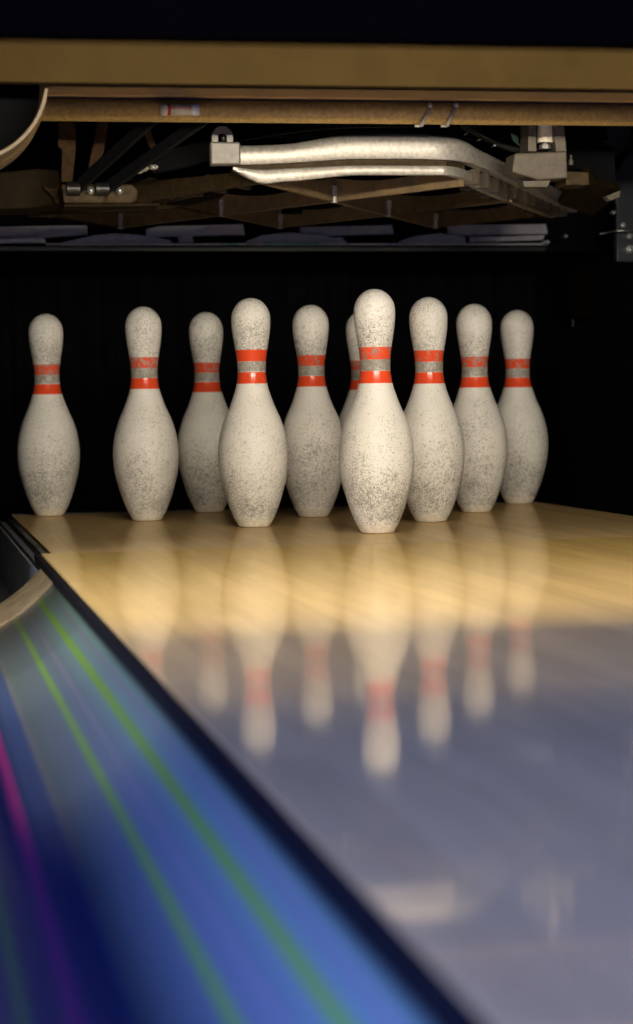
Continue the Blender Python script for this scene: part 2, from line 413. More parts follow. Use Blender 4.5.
# ------------------------------------------------------------------ gutters
def gz(u): return -0.012 - 0.062 * (1 - u * u)
def gutter(cx, label, mirror=1):
    g = empty('gutter', (cx, -2.0, -0.16), label, 'gutter')
    def shell(bm, y0, y1, dz, th=0.004):
        n = 40; half = 0.114; ys = [y0 + (y1 - y0) * i / 12 for i in range(13)]
        top = []; bot = []
        for i in range(n + 1):
            u = -1 + 2 * i / n; x = cx + u * half
            top.append([bm.verts.new((x, y, gz(u) + dz)) for y in ys]); bot.append([bm.verts.new((x, y, gz(u) + dz - th)) for y in ys])
        for i in range(n):
            for j in range(12):
                bm.faces.new((top[i][j], top[i + 1][j], top[i + 1][j + 1], top[i][j + 1]))
                bm.faces.new((bot[i][j], bot[i][j + 1], bot[i + 1][j + 1], bot[i + 1][j]))
        for j in range(12):
            for i in (0, n): bm.faces.new((top[i][j], top[i][j + 1], bot[i][j + 1], bot[i][j]))
        for i in range(n):
            for j in (0, 12): bm.faces.new((top[i][j], top[i + 1][j], bot[i + 1][j], bot[i][j]))
    bm = newbm(); shell(bm, -6.6, -0.63, 0); o = obj('channel', bm, 'gutter', g, smooth=False)
    for p in o.data.polygons: p.use_smooth = abs(p.normal.y) < 0.5
    # the channel's material reads x in its own frame: shift so that both gutters match the left one
    bm = newbm(); shell(bm, -0.632, -0.40, 0.0025, 0.008); o = obj('end_lip', bm, 'lip', g, bevel=0.001)
    for p in o.data.polygons: p.use_smooth = abs(p.normal.y) < 0.5
    bm = newbm(); box(bm, cx - 0.114, cx + 0.114, -0.398, TAIL, -0.115, -0.108)
    for s in (-1, 1):
        xs = sorted((cx + s * 0.1135, cx + s * 0.1095)); box(bm, xs[0], xs[1], -0.398, TAIL, -0.1075, -0.016)
    obj('pit_channel', bm, 'gutter_dark', g)
    bm = newbm(); box(bm, cx - 0.09, cx + 0.09, -6.6, -0.4, -0.16, -0.10)
    obj('support', bm, 'black', g)
    return g
gutter(-0.6635, 'blue grey gutter with green and magenta stripes left of the lane')
gutter(0.6585, 'gutter on the right side of the lane')
# metal strip along the top of the gutter wall beside the deck
# division cappings, made taller so the left one shades the gutter
for s in (-1, 1):
    bm = newbm(); xs = sorted((s * 0.785, s * 0.86)); box(bm, xs[0], xs[1], -6.6, -0.72, -0.16, 0.088)
    tag(obj('division_capping', bm, 'edge', bevel=0.01), 'long dark capping beside the %s gutter' % ('left' if s < 0 else 'right'), 'capping')
# kickbacks: the side walls of the pit
for s in (-1, 1):
    bm = newbm(); xs = sorted((s * 0.785, s * 0.815)); box(bm, xs[0], xs[1], -0.42, 2.28, -0.16, 1.4)
    tag(obj('kickback', bm, 'black'), 'black side wall of the pin pit, on the %s' % ('left' if s < 0 else 'right'), 'panel')
bm = newbm(); box(bm, -0.78, 0.78, TAIL + 0.02, 2.2, -0.16, -0.12)
tag(obj('pit_carpet', bm, 'curtain'), 'black pit floor behind the pin deck', 'carpet')
bm = newbm()
n = 120; fr = []; bk = []
for i in range(n + 1):
    x = -0.775 + 1.55 * i / n; y = 1.70 + 0.012 * math.sin(i * 0.9) + 0.006 * math.sin(i * 2.3)
    fr.append((x, y)); bk.append((x, y + 0.012))
pts = [Vector((x, y, -0.118)) for x, y in fr] + [Vector((x, y, -0.118)) for x, y in reversed(bk)]
prism(bm, pts, (0, 0, 1.2))
tag(obj('pit_curtain', bm, 'curtain'), 'black curtain behind the pins', 'curtain')

# ------------------------------------------------------------------ pins
IN = 0.0254
prof_in = [(0.75, 2.80), (1.5, 3.40), (2.25, 3.86), (3.375, 4.43), (4.5, 4.64), (5.1, 4.60), (5.875, 4.40), (6.6, 4.02), (7.25, 3.56), (7.9, 2.98), (8.625, 2.44),
           (9.0, 2.20), (9.375, 2.02), (10.0, 1.86), (10.4, 1.85), (10.875, 1.91), (11.4, 2.04), (11.75, 2.14), (12.2, 2.30), (12.625, 2.43), (13.1, 2.53), (13.5, 2.56)]
ctrl = [(0.52, 2.60)] + prof_in
for k in range(1, 13):
    a = k / 12 * PI / 2
    ctrl.append((13.62 + 1.38 * math.sin(a), 2.56 * math.cos(a)))
ctrl = [(z * IN, d * IN / 2) for z, d in ctrl]
def catmull(P, sub=3):
    out = []
    for i in range(len(P) - 1):
        p0 = P[max(0, i - 1)]; p1 = P[i]; p2 = P[i + 1]; p3 = P[min(len(P) - 1, i + 2)]
        for k in range(sub):
            t = k / sub; q = []
            # monotone in z: non-uniform hermite in z
            dz = p2[0] - p1[0]
            m1 = (p2[1] - p0[1]) / (p2[0] - p0[0] + 1e-9); m2 = (p3[1] - p1[1]) / (p3[0] - p1[0] + 1e-9)
            h = (2*t**3 - 3*t**2 + 1) * p1[1] + (t**3 - 2*t**2 + t) * dz * m1 + (-2*t**3 + 3*t**2) * p2[1] + (t**3 - t**2) * dz * m2
            out.append((h, p1[0] + t * dz))
    return out
body = catmull([c for c in ctrl if c[0] <= 13.62 * IN + 1e-6] + [(13.62 * IN, 2.56 * IN / 2)], 3)
body = [(r, z) for r, z in body if z < 13.6 * IN]
for k in range(0, 15):
    a = k / 14 * PI / 2
    body.append((2.56 * IN / 2 * math.cos(a) if k < 14 else 0.0, (13.62 + 1.38 * math.sin(a)) * IN))
body = [(0.0, 0.0125), (0.030, 0.0125)] + [q for q in body if q[1] > 0.0128]
def make_pin(label):
    t = empty('bowling_pin', (0, 0, 0), label, 'bowling pin', 'bowling pins standing on the pin deck')
    obj('body', lathe(newbm(), body, 64), 'pin', t, smooth=True)
    ring = [(0, 0.0), (0.0235, 0.0), (0.0256, 0.0006), (0.0268, 0.0022), (0.0322, 0.0122), (0.0325, 0.0132), (0.0318, 0.0138), (0.0, 0.0138)]
    obj('base_ring', lathe(newbm(), ring, 64), 'pin_base', t, smooth=True)
    return t
def copy_tree(o, parent=None):
    c = o.copy(); COL.objects.link(c)
    if parent: c.parent = parent
    for ch in list(o.children): copy_tree(ch, c)
    return c
PINS = [
    (0.002, 0.006, 'head pin, frontmost and brightest bowling pin, centre right of the row'),
    (-0.152, 0.265, 'bright bowling pin left of the head pin, whole upper red band intact'),
    (0.155, 0.276, 'bowling pin just right of the head pin, partly touching its outline'),
    (-0.300, 0.550, 'bowling pin second from the left, standing alone with black on both sides of its neck'),
    (-0.001, 0.527, 'shaded bowling pin seen between the head pin and the bright pin to its left'),
    (0.306, 0.540, 'second bowling pin from the right'),
    (-0.456, 0.808, 'leftmost bowling pin, by the left corner of the pin deck'),
    (-0.153, 0.797, 'third bowling pin from the left, dim and partly behind a brighter pin'),
    (0.1525, 0.797, 'bowling pin almost hidden behind the head pin, only its left edge showing'),
    (0.468, 0.818, 'rightmost and smallest bowling pin, at the right corner of the pin deck'),
]
SHIFT = [0.0015, 0.006, 0.0018, 0.002, 0.0015, -0.0044, -0.0035, -0.004, -0.004, -0.0037]
WEAR = [0.53, 0.66, 0.55, 0.505, 0.535, 0.51, 0.515, 0.52, 0.52, 0.54]
proto = make_pin(PINS[0][2])
for i, (x, y, lab) in enumerate(PINS):
    p = proto if i == 0 else copy_tree(proto)
    for ch in p.children:
        if ch.name.startswith('body'):
            ch['band_shift'] = SHIFT[i]; ch['band_wear'] = WEAR[i]
    p.location = (x, y, 0.0003); p.rotation_euler.z = i * 1.3; p['label'] = lab

# ------------------------------------------------------------------ sweep bar (the tan rake held up in front of the pins)
SY = -0.25
sw = empty('sweep_bar', (0, SY, 0.60), 'raised tan sweep bar spanning the lane above the pins', 'sweep bar')
XS = 0.78
b = box(newbm(), -XS, XS, SY + 0.004, SY + 0.02, 0.6575, 0.70); obj('upper_board', b, 'sweep', sw, bevel=0.003)
b = box(newbm(), -XS, XS, SY + 0.006, SY + 0.02, 0.653, 0.6574); obj('groove', b, 'groove', sw)
b = box(newbm(), -XS, XS, SY - 0.001, SY + 0.02, 0.6385, 0.6529); obj('lower_board', b, 'strip', sw, bevel=0.002)
b = newbm(); tube(b, (-XS, SY + 0.012, 0.6205), (XS, SY + 0.012, 0.6205), 0.0155, seg=32); obj('tube', b, 'sweep_tube', sw, smooth=True)
b = box(newbm(), -XS, XS, SY + 0.008, SY + 0.03, 0.632, 0.6384); obj('clamp_strip', b, 'groove', sw)
for px in (430, 456):
    a = at(px, 105, SY - 0.006); c = at(px - 9, 126, SY - 0.001)
    b = newbm(); tube(b, a, c, 0.0030, 0.0030, 12); bmesh.ops.create_icosphere(b, subdivisions=2, radius=.0046, matrix=Matrix.Translation(a)); tube(b, c - Vector((.009, 0, 0)), c, 0.002, seg=10)
    q = obj('cotter_pin', b, 'cast', sw, smooth=True)
# arms that carry the sweep at both ends, off to the side
for s in (-1, 1):
    b = newbm(); xs = sorted((s * 0.765, s * 0.78)); box(b, xs[0], xs[1], SY + 0.021, 0.9, 0.70, 0.74); obj('arm', b, 'black_steel', sw, bevel=0.002)

FY = -0.66
b = box(newbm(), -XS, XS, FY, FY + 0.02, at(316, 85.5, FY).z, at(316, 20, FY).z)
tag(obj('crossbar_fascia', b, 'fascia', bevel=0.002), 'wide flat brown bar across the top, directly under the navy panel', 'beam')
# cylinder with a printed label clamped under the sweep
cy0 = at(159, 110, SY - 0.012); cy1 = at(199, 110, SY - 0.012)
cap = empty('shock_absorber', cy0, 'small cream cylinder with red print fixed to the sweep tube, upper left', 'damper')
b = newbm(); tube(b, cy0.lerp(cy1, .28), cy0.lerp(cy1, .80), 0.0078, seg=24); obj('barrel', b, 'cream_plastic', cap, smooth=True)
b = newbm(); tube(b, cy0.lerp(cy1, .80), cy1, 0.0080, seg=24); q = obj('end_cap', b, 'white_plastic', cap, smooth=True); q['label'] = 'white end cap'
b = newbm(); tube(b, cy0.lerp(cy1, .04), cy0.lerp(cy1, .20), 0.0085, seg=24); obj('collar', b, 'cream_plastic', cap, smooth=True)
b = newbm(); tube(b, cy0.lerp(cy1, .20), cy0.lerp(cy1, .28), 0.0080, seg=24); q = obj('ring', b, 'red_plastic', cap, smooth=True); q['label'] = 'red ring'
b = newbm()
for k in range(7):
    p = cy0.lerp(cy1, .33 + .065 * k); box(b, p.x, p.x + (0.0022 if k % 2 else 0.0034), p.y - 0.0084, p.y - 0.0076, p.z + 0.0012, p.z + 0.0022 + 0.0014 * ((k * 7) % 3 == 0))
q = obj('print', b, 'red_plastic', cap); q['label'] = 'faint red print'

# ------------------------------------------------------------------ drum at the upper left
def circ3(P):
    (x1, y1), (x2, y2), (x3, y3) = P
    a = x1*(y2-y3) - y1*(x2-x3) + x2*y3 - x3*y2
    bx = (x1*x1+y1*y1)*(y3-y2) + (x2*x2+y2*y2)*(y1-y3) + (x3*x3+y3*y3)*(y2-y1)
    by = (x1*x1+y1*y1)*(x2-x3) + (x2*x2+y2*y2)*(x3-x1) + (x3*x3+y3*y3)*(x1-x2)
    cx, cy = -bx/(2*a), -by/(2*a); return cx, cy, math.hypot(x1-cx, y1-cy)
DY = -0.60
P = [at(47, 90, DY), at(27, 130, DY), at(0, 145, DY)]
dcx, dcz, dr = circ3([(p.x, p.z) for p in P])
DL = 0.16
dr = 0.105; dcx = at(48, 92, DY).x - dr * 0.985; dcz = at(48, 92, DY).z + dr * 0.17
drum = empty('drum_wheel', (dcx, DY, dcz), 'large round wheel with a black face and tan rim, at the upper left edge', 'wheel')
def ydisk(bm, y0, y1, r0, r1, seg=96, caps=True): tube(bm, (dcx, y0, dcz), (dcx, y1, dcz), r0, r1, seg, caps)
b = newbm(); ydisk(b, DY + 0.11, DY + DL - 0.004, dr - 0.006, dr - 0.006); obj('core', b, 'black', drum, smooth=False)
b = newbm()
seg = 96; rr = [(dr - 0.005, DY), (dr, DY), (dr + 0.001, DY + DL * .45), (dr + 0.003, DY + DL * .5), (dr + 0.003, DY + DL), (dr - 0.005, DY + DL)]
R = [[b.verts.new((dcx + r * math.cos(2*PI*i/seg), y, dcz + r * math.sin(2*PI*i/seg))) for i in range(seg)] for r, y in rr]
for k in range(len(rr)):
    A, B_ = R[k], R[(k + 1) % len(rr)]
    for i in range(seg): b.faces.new((A[i], A[(i+1) % seg], B_[(i+1) % seg], B_[i]))
obj('rim', b, 'drum_tan', drum, bevel=0.001)
b = newbm(); tube(b, (dcx, DY + 0.09, dcz), (dcx, DY + DL + 0.015, dcz), 0.02, seg=24); obj('axle', b, 'black_steel', drum, smooth=True)
b = newbm(); box(b, -0.784, dcx + 0.02, DY + DL + 0.004, DY + DL + 0.012, dcz - 0.02, dcz + 0.02); obj('bracket', b, 'black_steel', drum)

# ------------------------------------------------------------------ pin table: the cast lattice above the pins
ZB = 0.540
tb = empty('pin_table', (0, 0.3, ZB), 'cast metal pin table with diamond lattice hanging above the pins', 'pin table')
# front bar, upper band
up = [(-0.259, .566, .597), (-0.20, .567, .597), (-0.138, .570, .600), (-0.095, .573, .607), (-0.053, .576, .614), (0.0, .577, .617), (0.06, .577, .617), (0.095, .576, .615), (0.12, .5755, .613)]
path = [(x, -0.05 + 0.004 * (x > 0.11), a, c) for x, a, c in up] + [(0.140, -0.036, .5745, .610), (0.157, -0.020, .574, .607), (0.178, 0.008, .572, .602), (0.26, 0.13, .566, .593), (0.40, 0.37, .558, .586), (0.52, 0.585, .552, .582)]
smooth_by_angle(obj('front_bar', cast_rail(newbm(), path, 0.018, 0.42), 'cast', tb))
lowp = [(-0.226, .559, .563), (-0.186, .5395, .5600), (-0.15, .5415, .5615), (-0.12, .5435, .5630), (-0.05, .5510, .5665), (0.0, .5520, .5670), (0.085, .5520, .5670), (0.105, .5518, .5668)]
path = [(x, -0.054, a, c) for i, (x, a, c) in enumerate(lowp)] + [(0.122, -0.044, .5513, .5666), (0.136, -0.028, .5505, .5663), (0.155, 0.002, .549, .5655), (0.22, 0.13, .545, .562), (0.36, 0.37, .541, .556), (0.47, 0.56, .540, .554)]
smooth_by_angle(obj('lower_flange', cast_rail(newbm(), path, 0.012, 0.14), 'cast', tb))
path = [(-0.222, -0.034, .558, .575), (0.0, -0.035, .562, .58), (0.11, -0.035, .56, .58), (0.15, 0.005, .555, .575)]
obj('web_strip', rail(newbm(), path, 0.01), 'cast_dark', tb)
# shelf behind the bar
b = newbm(); pts = [Vector(q) for q in ((-0.255, -0.038, .590), (0.11, -0.038, .590), (0.15, 0.02, .590), (-0.255, 0.02, .590))]
prism(b, pts, (0, 0, 0.005)); obj('shelf', b, 'cast_dark', tb)
# webs of the side rail
for s in (1, -1):
    b = newbm()
    for k in range(11):
        t = k / 10
        x0, y0 = 0.175 + 0.31 * t, 0.02 + 0.53 * t
        a = Vector((x0, y0, 0)); d = Vector((-0.035, 0.045, 0))
        z0 = .546 - .004 * t
        pts = [Vector((a.x, a.y, z0)), Vector((a.x + d.x, a.y + d.y, z0)), Vector((a.x + d.x, a.y + d.y, z0 + .016)), Vector((a.x, a.y, z0 + .026))]
        if s < 0: pts = [Vector((-p.x, p.y, p.z)) for p in pts]
        prism(b, pts, (0.005 * s, 0.004, 0))
    obj('rail_webs', b, 'cast_shaded', tb)
path = [(-0.500, 0.56, .540, .575), (-0.32, 0.24, .540, .572), (-0.19, -0.03, .540, .560)]
obj('side_rail', rail(newbm(), path, 0.012), 'cast_dark', tb, bevel=0.0015)
# diamond lattice
def rib(bm, a, c, th=0.010, h=0.040):
    a = Vector(a + (0,)); c = Vector(c + (0,)); t = (c - a).normalized(); n = Vector((-t.y, t.x, 0)) * th / 2
    K = 10; L = []
    for k in range(K + 1):
        s = k / K; p = a.lerp(c, s) - Vector((0.009, 0, 0)); hh = h * (1 - 0.38 * math.sin(PI * s))
        L.append([bm.verts.new((p.x + n.x, p.y + n.y, ZB)), bm.verts.new((p.x + n.x, p.y + n.y, ZB + hh)), bm.verts.new((p.x - n.x, p.y - n.y, ZB + hh)), bm.verts.new((p.x - n.x, p.y - n.y, ZB))])
    for A, B_ in zip(L, L[1:]):
        for i in range(4): bm.faces.new((A[i], A[(i+1) % 4], B_[(i+1) % 4], B_[i]))
    bm.faces.new(L[0][::-1]); bm.faces.new(L[-1])
h = 0.1524; r = 0.264
segs = []
for (x, y) in ((0, r), (-h, 2*r), (h, 2*r), (-2*h, 3*r), (0, 3*r), (2*h, 3*r)):
    for s in (-1, 1):
        segs.append(((x, y), (x + s * h, y + r)))
        segs.append(((x, y), (x + s * h, y - r)))
seen = set(); b = newbm()
for a, c in segs:
    if c[1] > 3.5 * r: continue
    key = tuple(sorted(((round(a[0], 3), round(a[1], 3)), (round(c[0], 3), round(c[1], 3)))))
    if key in seen: continue
    seen.add(key)
    rib(b, a, c)
for s in (-1, 1):
    rib(b, (s * 2 * h, r), (s * 3 * h, 2 * r)); rib(b, (s*3*h, 2*r), (s*2*h, 3*r)); rib(b, (s*2*h, r), (s*h, 2*r))
obj('lattice', b, 'lattice', tb)
for (x, y) in ((0, r), (-h, 2*r), (h, 2*r), (-2*h, 3*r), (0, 3*r), (2*h, 3*r)):
    b = newbm(); x -= 0.009; tube(b, (x, y - 0.010, ZB - 0.002), (x, y - 0.010, ZB + 0.012), 0.0062, seg=16); tube(b, (x, y - 0.010, ZB + 0.012), (x, y - 0.010, ZB + 0.026), 0.0088, seg=16)
    obj('stud', b, 'cast', tb, smooth=False)
# lug with a keyhole at the left end of the front bar
b = newbm(); c0 = at(222.5, 137, -0.056); R0 = 0.0165; ri = 0.0062
out = []; inn = []
for i in range(25):
    a = PI * i / 24; out.append(Vector((c0.x + R0 * math.cos(a), c0.y, c0.z + R0 * math.sin(a))))
for i in range(25):
    a = PI * i / 24; inn.append(Vector((c0.x + ri * math.cos(a), c0.y, c0.z + ri * math.sin(a))))
zb = 0.599
out = [Vector((c0.x + R0, c0.y, zb))] + out + [Vector((c0.x - R0, c0.y, zb))]
inn = [Vector((c0.x + ri, c0.y, c0.z - 0.010))] + inn + [Vector((c0.x - ri, c0.y, c0.z - 0.010))]
def strip(bm, A, B_, d):
    d = Vector(d); a = [bm.verts.new(p) for p in A]; c = [bm.verts.new(p) for p in B_]
    a2 = [bm.verts.new(p + d) for p in A]; c2 = [bm.verts.new(p + d) for p in B_]
    for i in range(len(A) - 1):
        bm.faces.new((a[i], a[i+1], c[i+1], c[i])); bm.faces.new((a2[i], c2[i], c2[i+1], a2[i+1]))
        bm.faces.new((a[i], a2[i], a2[i+1], a[i+1])); bm.faces.new((c[i], c[i+1], c2[i+1], c2[i]))
    bm.faces.new((a[0], c[0], c2[0], a2[0])); bm.faces.new((a[-1], a2[-1], c2[-1], c[-1]))
strip(b, out, inn, (0, 0.012, 0))
box(b, c0.x - R0, c0.x + R0, c0.y, c0.y + 0.012, zb - 0.004, c0.z - 0.0102)
obj('lug', b, 'cast_mid', tb, bevel=0.0008)
b = newbm(); box(b, -0.2615, -0.215, -0.060, -0.0505, 0.5655, 0.600); obj('end_plate', b, 'cast_mid', tb, bevel=0.003)
b = newbm(); tube(b, (c0.x, c0.y - 0.002, c0.z + 0.001), (c0.x + 0.004, c0.y + 0.01, c0.z - 0.012), 0.004, seg=14); obj('hook_pin', b, 'black_steel', tb, smooth=True)

# yoke on the right end with its roller
YY = -0.07
q = lambda x, y, Y=YY: at(x, y, Y)
yk = empty('yoke_bracket', q(541, 180) - tb.location, None, None); yk.parent = tb; yk['label'] = 'grey yoke with a tan roller'
b = newbm(); prism(b, [q(515, 153), q(567, 151), q(568, 178), q(540, 180), q(512, 172)], (0, 0.05, 0)); obj('base_block', b, 'cast_shaded', yk, bevel=0.003)
for (x0, x1, x2, x3) in ((529, 536, 537, 528), (553, 563, 567, 556)):
    b = newbm(); prism(b, [q(x0, 112), q(x1, 112), q(x2, 151.5), q(x3, 151.5)], (0, 0.045, 0)); obj('upright', b, 'cast_shaded', yk, bevel=0.0015)
b = newbm(); p0 = q(545, 112, YY + 0.02); p1 = q(545, 143, YY + 0.02); tube(b, p0, p1, 0.0125, seg=24); obj('roller', b, 'cream_plastic', yk, smooth=False)
b = newbm(); tube(b, q(545, 149, YY + 0.01), q(545, 145, YY + 0.01), 0.009, seg=6); tube(b, q(545, 145, YY + .01), q(545, 142, YY + .01), 0.005, seg=14); obj('bolt', b, 'cast_mid', yk)
b = newbm(); prism(b, [q(566, 171, -0.04), q(589, 172, -0.04), q(590, 185, -0.04), q(566, 185, -0.04)], (0, 0.06, 0))
obj('side_block', b, 'cast_dark', yk, bevel=0.002)
b = newbm(); prism(b, [q(523, 181, -0.06), q(551, 180, -0.06), q(548, 187, -0.06), q(524, 187, -0.06)], (0, 0.03, 0)); obj('foot_plate', b, 'cast_shaded', yk, bevel=0.001)

# brown guide plate at the far right of the table
gp = empty('guide_plate', at(600, 195, 0.15), 'dark brown angled casting at the right tip of the table', 'bracket')
b = newbm(); prism(b, [at(590, 172, .05), at(600, 184, .10), at(621, 190, .15), at(617, 198, .2), at(592, 216, .32), at(560, 205, .25), at(570, 188, .10)], (0, 0.012, 0.012)); obj('plate', b, 'cast_brown', gp, bevel=0.002)
b = newbm(); prism(b, [at(606, 196, .14), at(621, 190, .14), at(620, 197, .14), at(610, 201, .14)], (0, 0.02, 0)); obj('corner_pad', b, 'cast_shaded', gp, bevel=0.001)
b = newbm(); prism(b, [at(560, 141, .18), at(600, 141, .18), at(614, 148, .18), at(616, 186, .18), at(604, 184, .18), at(588, 170, .18), at(560, 168, .18)], (0, 0.05, 0)); obj('cover', b, 'black', gp)
b = newbm(); tube(b, at(571, 165, .10), at(571, 160, .10), 0.004, seg=6); tube(b, at(571, 160, .10), at(571, 155, .10), 0.0022, seg=12); obj('bolt', b, 'cast_shaded', gp)

# left corner castings
lc = empty('corner_casting', at(30, 180, 0.12), 'dark brown cast corner of the machine at the left edge, beside the lit block', 'casting')
b = newbm(); prism(b, [at(-60, 178, .12), at(0, 172, .12), at(40, 168, .12), at(59, 170, .12), at(61, 186, .12), at(63, 204, .12), at(30, 208, .12), at(-60, 212, .12)], (0, 0.12, 0)); obj('block', b, 'cast_brown', lc, bevel=0.004)
b = newbm(); prism(b, [at(42, 186, .10), at(57, 190, .10), at(60, 203, .10), at(56, 203, .10), at(52, 196, .10)], (0, 0.018, 0)); obj('fillet', b, 'cast_rusty', lc, bevel=0.001)
lb = empty('bearing_block', at(95, 195, 0.05), 'brown mottled metal block at the left, below two black rods', 'block')
b = newbm(); prism(b, [at(61, 184, .02), at(132, 184, .02), at(138, 190, .02), at(137, 200, .02), at(132, 203, .02), at(64, 203, .02)], (0, 0.08, 0)); obj('housing', b, 'cast_dark', lb, bevel=0.003)
b = newbm(); prism(b, [at(104, 183, .018), at(108, 183, .018), at(108, 203, .018), at(104, 203, .018)], (0, 0.004, 0)); obj('rib', b, 'cast_rusty', lb)
b = newbm(); prism(b, [at(64, 204, .03), at(160, 203, .03), at(160, 206, .03), at(64, 207, .03)], (0, 0.06, 0)); obj('base_flange', b, 'cast_brown', lb, bevel=0.0008)

# uprights and struts
def bar(name, pts, Y, d, mat, label, cat='bracket', group=None):
    base = pts[-1]; b = newbm(); prism(b, [at(x, y, Y) for x, y in pts], (0, d, 0))
    return tag(obj(name, b, mat, bevel=0.0015), label, cat, group)
bar('upright_bracket', [(58, 122), (76, 122), (76, 150), (74, 168), (73, 182), (61, 182), (62, 150), (58, 146)], .04, .03, 'cast_rusty', 'rusty upright bracket above the left end of the brown block')
bar('slanted_strut', [(97, 120), (109, 120), (104, 152), (98, 165), (88, 168), (93, 145)], .09, .02, 'cast_rusty', 'rusty slanted strut behind the black rods', 'strut')
bar('link_plate', [(150, 128), (158, 150), (158, 172), (153, 172), (152, 152), (143, 132)], .07, .008, 'cast_rusty', 'thin bent link plate between the two black rods', 'strut')
b = newbm(); prism(b, [at(x, y, .06) for x, y in [(166, 150), (212, 138), (209, 160), (190, 166), (158, 172), (152, 166)]], (0, .03, 0)); obj('side_housing', b, 'black', tb, bevel=.001)
b = newbm(); prism(b, [at(x, y, .30) for x, y in [(-60, 207), (160, 205), (235, 188), (222, 197), (170, 209), (60, 214), (-60, 214)]], (0, .02, 0)); obj('crossbeam', b, 'cast_brown', tb)
def rod(p0, p1, r, label, Y0=-.02, Y1=.02):
    a = at(*p0, Y0); c = at(*p1, Y1)
    t = empty('control_rod', c, label, 'rod', 'pair of black rods at the upper left')
    d = (a - c).normalized()
    b = newbm()
    s = d.cross(Vector((0, 1, 0))).normalized(); 
    pts = [c + s * r, a + s * r, a - s * r, c - s * r]
    prism(b, pts, (0, 0.012, 0)); obj('shaft', b, 'black', t, bevel=0.0015)
    pts = [c - s * r * .9 + Vector((0, -.002, 0)), a - s * r * .9 + Vector((0, -.002, 0)), a - s * r * 1.5 + Vector((0, -.002, 0)), c - s * r * 1.5 + Vector((0, -.002, 0))]
    b = newbm(); prism(b, pts, (0, 0.010, 0)); obj('lower_edge', b, 'black_steel', t)
    b = newbm(); tube(b, c + Vector((-.012, -.01, -.001)), c + Vector((.008, -.01, -.001)), r * 1.35, seg=20); obj('end_boss', b, 'black_steel', t, smooth=False)
    b = newbm(); tube(b, c + Vector((.024, -.016, -.004)), c + Vector((.024, -.002, -.004)), 0.0055, seg=12)
    bmesh.ops.create_icosphere(b, subdivisions=2, radius=0.0052, matrix=Matrix.Translation(c + Vector((.024, -.016, -.004)))); obj('bolt', b, 'steel', t, smooth=True)
    return t
rod((160, 110), (74, 189), 0.0075, 'upper left of two black slanted rods ending above the brown block', -.21)
rod((216, 108), (103, 189), 0.0075, 'lower right of two black slanted rods, passing under the cream cylinder', -.21)
for (x, y, r_) in ((143, 168, .0055), (153, 167, .0042), (138, 170, .006)):
    c = at(x, y, .02); b = newbm(); tube(b, c - Vector((.005, 0, 0)), c + Vector((.005, 0, 0)), r_, seg=12)
    bmesh.ops.create_icosphere(b, subdivisions=2, radius=r_ * .8, matrix=Matrix.Translation(c + Vector((0.005, 0, 0))))
    tag(obj('machine_bolt', b, 'cast', smooth=True), {143: 'middle one of three small bolts right of the black rods', 153: 'rightmost of three small bolts right of the black rods', 138: 'leftmost of three small bolts right of the black rods'}[x], 'bolt', 'small bolts right of the rods')

# hoses and parts in the dark above the bar
def hose(pts, r, mat, label, cat='cable'):
    P = []
    for i in range(len(pts) - 1):
        p0 = pts[max(0, i - 1)]; p1 = pts[i]; p2 = pts[i + 1]; p3 = pts[min(len(pts) - 1, i + 2)]
        for k in range(6):
            t = k / 6
            P.append(0.5 * ((2 * p1) + (p2 - p0) * t + (2 * p0 - 5 * p1 + 4 * p2 - p3) * t * t + (3 * p1 - p0 - 3 * p2 + p3) * t ** 3))
    P.append(pts[-1]); bm = newbm(); R = []
    for i, p in enumerate(P):
        ax = (P[min(len(P) - 1, i + 1)] - P[max(0, i - 1)]).normalized(); u = ax.cross(Vector((0, 1, 0))).normalized(); v = ax.cross(u)
        R.append([bm.verts.new(p + (u * math.cos(2 * PI * k / 12) + v * math.sin(2 * PI * k / 12)) * r) for k in range(12)])
    for A, B_ in zip(R, R[1:]):
        for k in range(12): bm.faces.new((A[k], A[(k + 1) % 12], B_[(k + 1) % 12], B_[k]))
    bm.faces.new(R[0][::-1]); bm.faces.new(R[-1])
    return tag(obj('cable', bm, mat, smooth=True), label, cat)
hose([at(462, 124, .08), at(480, 134, .08), at(505, 146, .08), at(528, 150, .08), at(545, 148, .08)], .006, 'black_steel', 'black cable curving down to the yoke at the right')
hose([at(240, 140, .06), at(300, 131, .06), at(350, 127, .06), at(420, 126, .06)], .002, 'black_steel', 'thin black cable above the front bar')
for (x, y, k) in ((467, 133, 'nearest the cotter pins'), (480, 139, 'second along the cable'), (495, 145, 'nearest the yoke')):
    c = at(x, y, .05); b = newbm(); bmesh.ops.create_icosphere(b, subdivisions=2, radius=.0028, matrix=Matrix.Translation(c)); tube(b, c, c + Vector((0, .02, 0)), .002, seg=10)
    tag(obj('rivet', b, 'steel', smooth=True), 'tiny bright rivet under the black cable, ' + k, 'rivet', 'rivets under the cable')
bar('clip', [(511, 133), (518, 136), (520, 146), (513, 140)], .06, .004, 'teal', 'small pale blue clip left of the yoke', 'clip')

# hanger that carries the pin table and everything on it
hg = empty('machine_gantry', (0, 0.5, 0.86), 'black machine gantry above the pin table, barely visible', 'frame')
b = newbm(); box(b, -0.78, 0.78, 0.05, 0.75, 0.86, 0.90); obj('deck', b, 'black', hg)
for (x, y) in ((-0.32, 0.5), (0.32, 0.5), (0, 0.7)):
    b = newbm(); tube(b, (x, y, 0.56), (x, y, 0.87), 0.02, seg=16); obj('hanger_post', b, 'black', hg)
b = newbm(); box(b, -0.12, 0.45, 0.20, 0.22, 0.64, 0.86); obj('rear_plate', b, 'black', hg)

